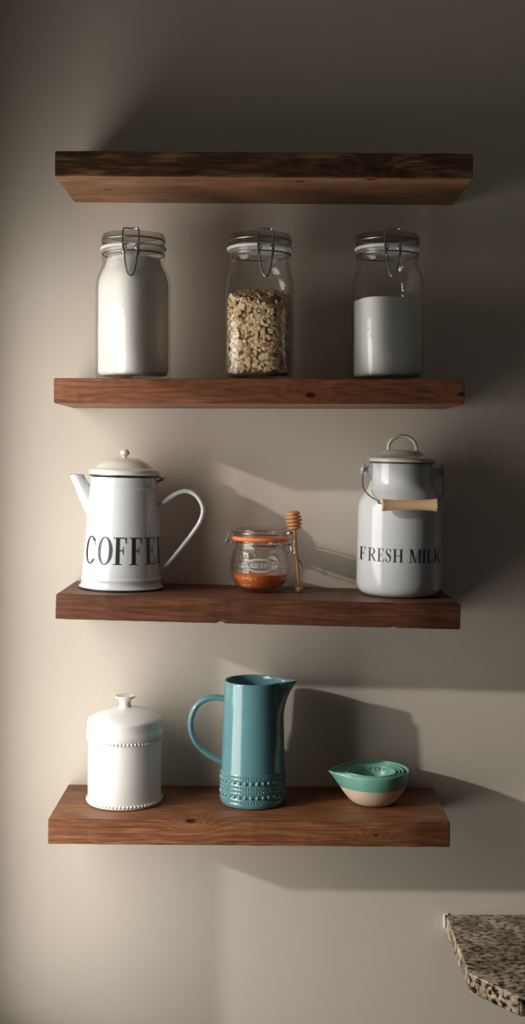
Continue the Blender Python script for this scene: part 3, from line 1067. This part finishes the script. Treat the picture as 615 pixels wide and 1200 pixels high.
for s in (-1, 1):
    bm = bmesh.new()
    vs = []
    for y in (-0.0012, 0.0012):
        vs.append([bm.verts.new(p) for p in ((s * 0.046, y - 0.012, zE - 0.018), (s * 0.052, y - 0.012, zE - 0.013), (s * 0.0560, y - 0.012, zE - 0.006), (s * 0.0665, y - 0.012, zE - 0.006), (s * 0.0665, y - 0.012, zE + 0.007), (s * 0.046, y - 0.012, zE + 0.007))])
    bm.faces.new(vs[0]); bm.faces.new(vs[1][::-1])
    for i in range(6):
        j = (i + 1) % 6
        bm.faces.new((vs[0][i], vs[0][j], vs[1][j], vs[1][i]))
    ear = obj('ear', bm, M_ENAMEL, t)
    bm = lathe([(0, 0), (0.0034, 0), (0.0034, 0.0012), (0.0024, 0.0020), (0, 0.0022)], 20)
    bmesh.ops.rotate(bm, verts=bm.verts, matrix=Matrix.Rotation(PI / 2, 3, 'X'))
    bmesh.ops.translate(bm, verts=bm.verts, vec=(s * 0.0620, -0.0134, zE + 0.0012))
    obj('rivet', bm, M_DWIRE, ear)
# wire bail and grip, hanging in front of the shoulder
gz = (696.3 - 590.5) * KM + 0.0015
gx = 0.004
half = lambda s: [(s * 0.0605, -0.0165, zE + 0.0085), (s * 0.0620, -0.0165, zE + 0.0118), (s * 0.0622, -0.0162, zE + 0.0020), (s * 0.0630, -0.022, zE - 0.012), (s * 0.0628, -0.034, zE - 0.026), (s * 0.0560, -0.052, zE - 0.037), (s * 0.045 + gx * 0.6, -0.072, gz + 0.0045), (s * 0.040 + gx, -0.0800, gz - s * 0.001)]
bm = tube(spline(half(-1) + half(1)[::-1], 6), 0.0012, 8)
bail = obj('wire_bail', bm, M_DWIRE, t)
bm = bmesh.new()
pr = [(0, -0.0425), (0.0065, -0.0425), (0.0078, -0.0415), (0.0078, -0.0395)] + sprof([(0.0075, -0.038), (0.0068, -0.030), (0.0062, -0.015), (0.0061, 0), (0.0062, 0.015), (0.0068, 0.030), (0.0075, 0.038)], 4) + [(0.0078, 0.0395), (0.0078, 0.0415), (0.0065, 0.0425), (0, 0.0425)]
pr = [(r * 1.25, z) for r, z in pr]
bm = lathe(pr, 28)
bmesh.ops.rotate(bm, verts=bm.verts, matrix=Matrix.Rotation(PI / 2, 3, 'Y'))
bmesh.ops.rotate(bm, verts=bm.verts, matrix=Matrix.Rotation(-a, 3, 'Y'))
bmesh.ops.translate(bm, verts=bm.verts, vec=(gx, -0.0800, gz))
obj('wooden_grip', bm, M_GRIP, t)
MF = math.atan2(-loc[0], WALL + loc[1])
bm = bmesh.new()
lz0, lz1 = (696.3 - 655) * KM, (696.3 - 640) * KM
UM = [('F', 420.3, 428.6), ('R', 430.2, 440), ('E', 440.8, 448.8), ('S', 450.2, 457), ('H', 458.4, 470.3), ('M', 476.2, 490.8), ('I', 491.6, 496.2), ('L', 496.8, 504), ('K', 504.4, 512.8)]
arc = lambda x: math.degrees(math.asin(max(-1, min(1, (x - 466) / 49.7))))
lettering(bm, [(c, arc(p), arc(q), lz0, lz1) for c, p, q in UM], cyl_surf(lambda v: 0.0673, MF))
obj_flat('lettering', bm, M_INK, t)

# ------------------------------------------------------------ white ceramic canister
loc, a = on_shelf(s4, 145.3, -0.086)
t = thing('ceramic_canister', 'white glazed ceramic canister with beaded bands and a knobbed lid', 'canister', loc, (0, a, 0))
bm = lathe([(0, 0.0012), (0.052, 0.0012), (0.0570, 0.0), (0.0592, 0.0015), (0.0595, 0.0040), (0.0583, 0.0065), (0.0578, 0.0090), (0.0578, 0.03), (0.0578, 0.06), (0.0578, 0.0985), (0.054, 0.0990), (0.054, 0.01), (0, 0.008)])
n = 64
for k in range(n):
    th = 2 * PI * k / n
    blob(bm, (0.0588 * math.cos(th), 0.0588 * math.sin(th), 0.0050), 0.0023, (math.cos(th), math.sin(th), 0.1), 0.75, 6)
obj('body', bm, M_CERAMIC, t)
bm = lathe([(0.053, 0.0992), (0.0590, 0.0992)] + sprof([(0.0588, 0.1002), (0.0592, 0.1030), (0.0606, 0.1062), (0.0609, 0.1100), (0.0600, 0.1135), (0.0592, 0.1160)], 3)
           + [(0.0590, 0.122), (0.0592, 0.1275), (0.0586, 0.1300)] + sprof([(0.0570, 0.1318), (0.0520, 0.1352), (0.0420, 0.1402), (0.0280, 0.1447), (0.0140, 0.1472), (0, 0.1480)], 4))
for k in range(n):
    th = 2 * PI * k / n
    blob(bm, (0.0586 * math.cos(th), 0.0586 * math.sin(th), 0.1008), 0.0024, (math.cos(th), math.sin(th), -0.1), 0.9, 8)
lid = obj('lid', bm, M_CERAMIC, t)
bm = lathe(sprof([(0.0100, 0.1462), (0.0092, 0.1500), (0.0088, 0.1545), (0.0110, 0.1590), (0.0155, 0.1625), (0.0166, 0.1645), (0.0150, 0.1652), (0.0110, 0.1640), (0.005, 0.1632), (0, 0.163)], 4), 40)
obj('lid_knob', bm, M_CERAMIC, lid)

# ------------------------------------------------------------ blue jug
loc, a = on_shelf(s4, 295.5, -0.085)
t = thing('glazed_jug', 'tall blue glazed jug with pointed spout and beaded bands round its base', 'jug', loc, (0, a, 0))
HJG = 0.1915


def jug_pt(inset):
    def fn(ang, r, z):
        # spout grows out of the wall over the upper third, pointing right and a little forward
        d = (ang - R(-8) + PI) % (2 * PI) - PI
        f = max(0.0, min(1.0, (z - 0.125) / (HJG - 0.125)))
        w_ = R(40) - R(14) * f
        g = max(0.0, 1 - abs(d) / w_)
        g = g * g * (3 - 2 * g) if f < 0.5 else (g ** 1.25)
        e = 0.024 * (f ** 2.3) * g
        rr = max(r, 1e-5) + (e if r > 0.03 else 0)
        zz = z + (0.0015 * f * g if r > 0.03 else 0)
        return (rr * math.cos(ang), rr * math.sin(ang), zz)
    return fn


jr = lambda z: 0.0508 + (0.0462 - 0.0508) * min(1, max(0, (z - 0.045) / (HJG - 0.045)))
prof = [(0, 0.0015), (0.044, 0.0015), (0.0475, 0.0), (0.0500, 0.0012), (0.0513, 0.0035), (0.0516, 0.0060)]
for (z, dr) in ((0.0075, 0.0006), (0.0085, -0.0002), (0.0125, -0.0002), (0.0135, 0.0006), (0.0145, -0.0002), (0.0225, -0.0002), (0.0235, 0.0006), (0.0245, -0.0002), (0.0285, -0.0002), (0.0295, 0.0006), (0.0305, -0.0002), (0.0345, -0.0002), (0.0355, 0.0006),
                (0.0365, -0.0002), (0.0440, -0.0002), (0.0450, 0.0006), (0.0460, -0.0002), (0.0500, -0.0002), (0.0510, 0.0007), (0.0525, 0.0)):
    prof.append((0.0515 - 0.0007 * z / 0.05 + dr, z))
prof += [(jr(0.055 + (HJG - 0.058) * k / 22), 0.055 + (HJG - 0.058) * k / 22) for k in range(23)]
prof += [(0.0460, HJG - 0.0012), (0.0450, HJG), (0.0437, HJG - 0.0005), (0.0430, HJG - 0.0025)]
prof += [(jr(z) - 0.0042, z) for z in (0.18, 0.17, 0.16, 0.15, 0.14, 0.13, 0.12, 0.10, 0.06, 0.02)] + [(0.03, 0.008), (0, 0.008)]
bm = lathe(prof, 128, fn=jug_pt(0))
for (z, r_, n) in ((0.0105, 0.0016, 76), (0.0185, 0.0032, 34), (0.0265, 0.0016, 76), (0.0325, 0.0016, 76), (0.0402, 0.0032, 34), (0.0480, 0.0016, 76)):
    for k in range(n):
        th = 2 * PI * (k + 0.3) / n
        rr = 0.0512 - 0.0007 * z / 0.05
        blob(bm, (rr * math.cos(th), rr * math.sin(th), z), r_, (math.cos(th), math.sin(th), 0), 0.75, 8)
obj('body', bm, M_BLUE, t, sharp=60)
KJ = 1.852 / F
hp = [(262, 819), (252, 817.5), (241, 819), (230, 826), (223.5, 838), (222, 852), (226, 866), (235, 878), (246, 886), (258, 892)]
yb = 535 + (EYE - loc[2]) / KJ
hp = spline([((x - 295.5) * KJ, 0.004 * 0, (yb - y) * KJ) for x, y in hp], 6)
bm = tube(hp, 0.0050, 16, flat=0.0075, up=(0, 1, 0))
hd = obj('handle', bm, M_BLUE, t)

# ------------------------------------------------------------ nested measuring cups
loc, a = on_shelf(s4, 436.5, -0.083)


def cup_fn(spout_len, width, R_, H, turn):
    def fn(ang, r, z):
        d = (ang - R(turn) + PI) % (2 * PI) - PI
        f = max(0.0, min(1.0, z / H)) ** 2.8
        g = max(0.0, 1 - abs(d) / R(width))
        e = spout_len * f * g ** 1.5
        rr = max(r, 1e-5)
        if r > R_ * 0.35:
            rr += e
        return (rr * math.cos(ang), rr * math.sin(ang), z + 0.001 * f * g)
    return fn


def cup(label, R_, H, lift, spout, glaze_from, turn, text=False, big=False):
    t = thing('measuring_cup', label, 'measuring cup', (loc[0], loc[1], loc[2] + lift), (0, a, 0), 'nested measuring cups')
    fn = cup_fn(spout, 48, R_, H, turn)
    k = R_ / 0.0565
    th = 0.0034 if big else 0.0026
    def rad(z):
        f = z / H
        return R_ * (0.50 + 0.50 * math.sin(min(1, f * 1.02) * PI / 2) ** 0.62)
    zs = [H * q for q in (0.0, 0.03, 0.08, 0.16, 0.26, 0.36, 0.46, glaze_from)]
    zs = sorted(set(zs))
    zs = [z for z in zs if z <= H * glaze_from]
    low = [(0, 0.0008), (R_ * 0.42, 0.0008), (R_ * 0.47, 0)] + [(rad(z), z) for z in zs[1:]] + [(rad(zs[-1]) - th * 0.9, zs[-1]), (rad(H * 0.3) - th * 1.0, H * 0.3), (R_ * 0.45, H * 0.09), (0, H * 0.08)]
    bm = lathe(low, 96, fn=fn)
    obj('stoneware_base', bm, M_STONEWARE, t, sharp=60)
    up = [glaze_from + (1 - glaze_from) * q / 7 for q in range(8)]
    pr = [(rad(H * up[0]) - 0.0003, H * up[0])] + [(rad(H * q) + 0.0005, H * q) for q in up[:-1]] + [(rad(H) + 0.0003, H - 0.0012), (rad(H) - th * 0.4, H), (rad(H) - th * 0.9, H - 0.0008), (rad(H) - th, H * 0.95)]
    pr += [(rad(H * q) - th, H * q) for q in (0.85, 0.7, 0.55, 0.4, 0.3, 0.2)] + [(R_ * 0.45, H * 0.11), (0, H * 0.10)]
    rings = []
    bm = bmesh.new()
    for r, z in pr:
        rings.append([fn(2 * PI * i / 96, r, z) for i in range(96)])
    loft(bm, rings)
    bmesh.ops.remove_doubles(bm, verts=bm.verts, dist=2e-5)
    g = obj('teal_glazed_rim', bm, M_TEAL, t, sharp=60)
    if text:
        bm = bmesh.new()
        def s(u, v, lift):
            th_ = PI / 2 - R(u)
            z = v
            r = rad(z) - th - 0.0004
            return (r * math.cos(th_), r * math.sin(th_), z)
        u = -22
        for ch in ('1', '/', '4', ' ', 'C', 'U', 'P'):
            W, Q = glyph(ch)
            wd = W * 13
            if Q:
                lettering(bm, [(ch, u, u + wd, H * 0.68, H * 0.88)], s)
            u += wd + 2.0
        obj_flat('lettering', bm, M_INK, t)
    return t


cup('largest of the nested teal and raw stoneware measuring cups, standing on the lowest shelf', 0.0565, 0.052, 0.0, 0.018, 0.56, 193, big=True)
cup('second largest teal measuring cup, nested directly inside the biggest one', 0.0480, 0.0425, 0.0080, 0.014, 0.45, 196)
cup('third teal measuring cup, its thin rim just outside the smallest cup', 0.0425, 0.0345, 0.0150, 0.012, 0.45, 198)
cup('smallest teal measuring cup, innermost of the nest, with dark lettering inside', 0.0365, 0.0285, 0.0210, 0.012, 0.45, 196, text=True)

# ------------------------------------------------------------ granite counter end
zt = EYE - 0.757
pts = [(0.303, -0.0), (0.303, -0.221), (0.3600, -0.296), (1.5, -0.296), (1.5, 0.0)]
bm = bmesh.new()
lo = [bm.verts.new((x, y, -0.028)) for x, y in pts]
hi = [bm.verts.new((x, y, 0)) for x, y in pts]
bm.faces.new(lo[::-1]); bm.faces.new(hi)
for i in range(5):
    j = (i + 1) % 5
    bm.faces.new((lo[i], lo[j], hi[j], hi[i]))
bmesh.ops.bevel(bm, geom=[e for e in bm.edges if not any(abs(v.co.y) < 1e-6 for v in e.verts)], offset=0.0025, segments=3, affect='EDGES')
ct = obj('granite_countertop', bm, M_GRANITE, sharp=45)
ct.location = (0, 0, zt)
tag(ct, 'speckled brown and cream granite counter slab with a clipped corner', 'countertop')
bm = tube([(0.3005, -0.0015, 0.001), (0.3005, -0.0015, -0.020)], 0.0022, 8)
tube([(0.3005, -0.0015, 0.001), (0.306, -0.0015, 0.0018)], 0.0018, 8, bm=bm)
obj('caulk_bead', bm, M_CAULK, ct)
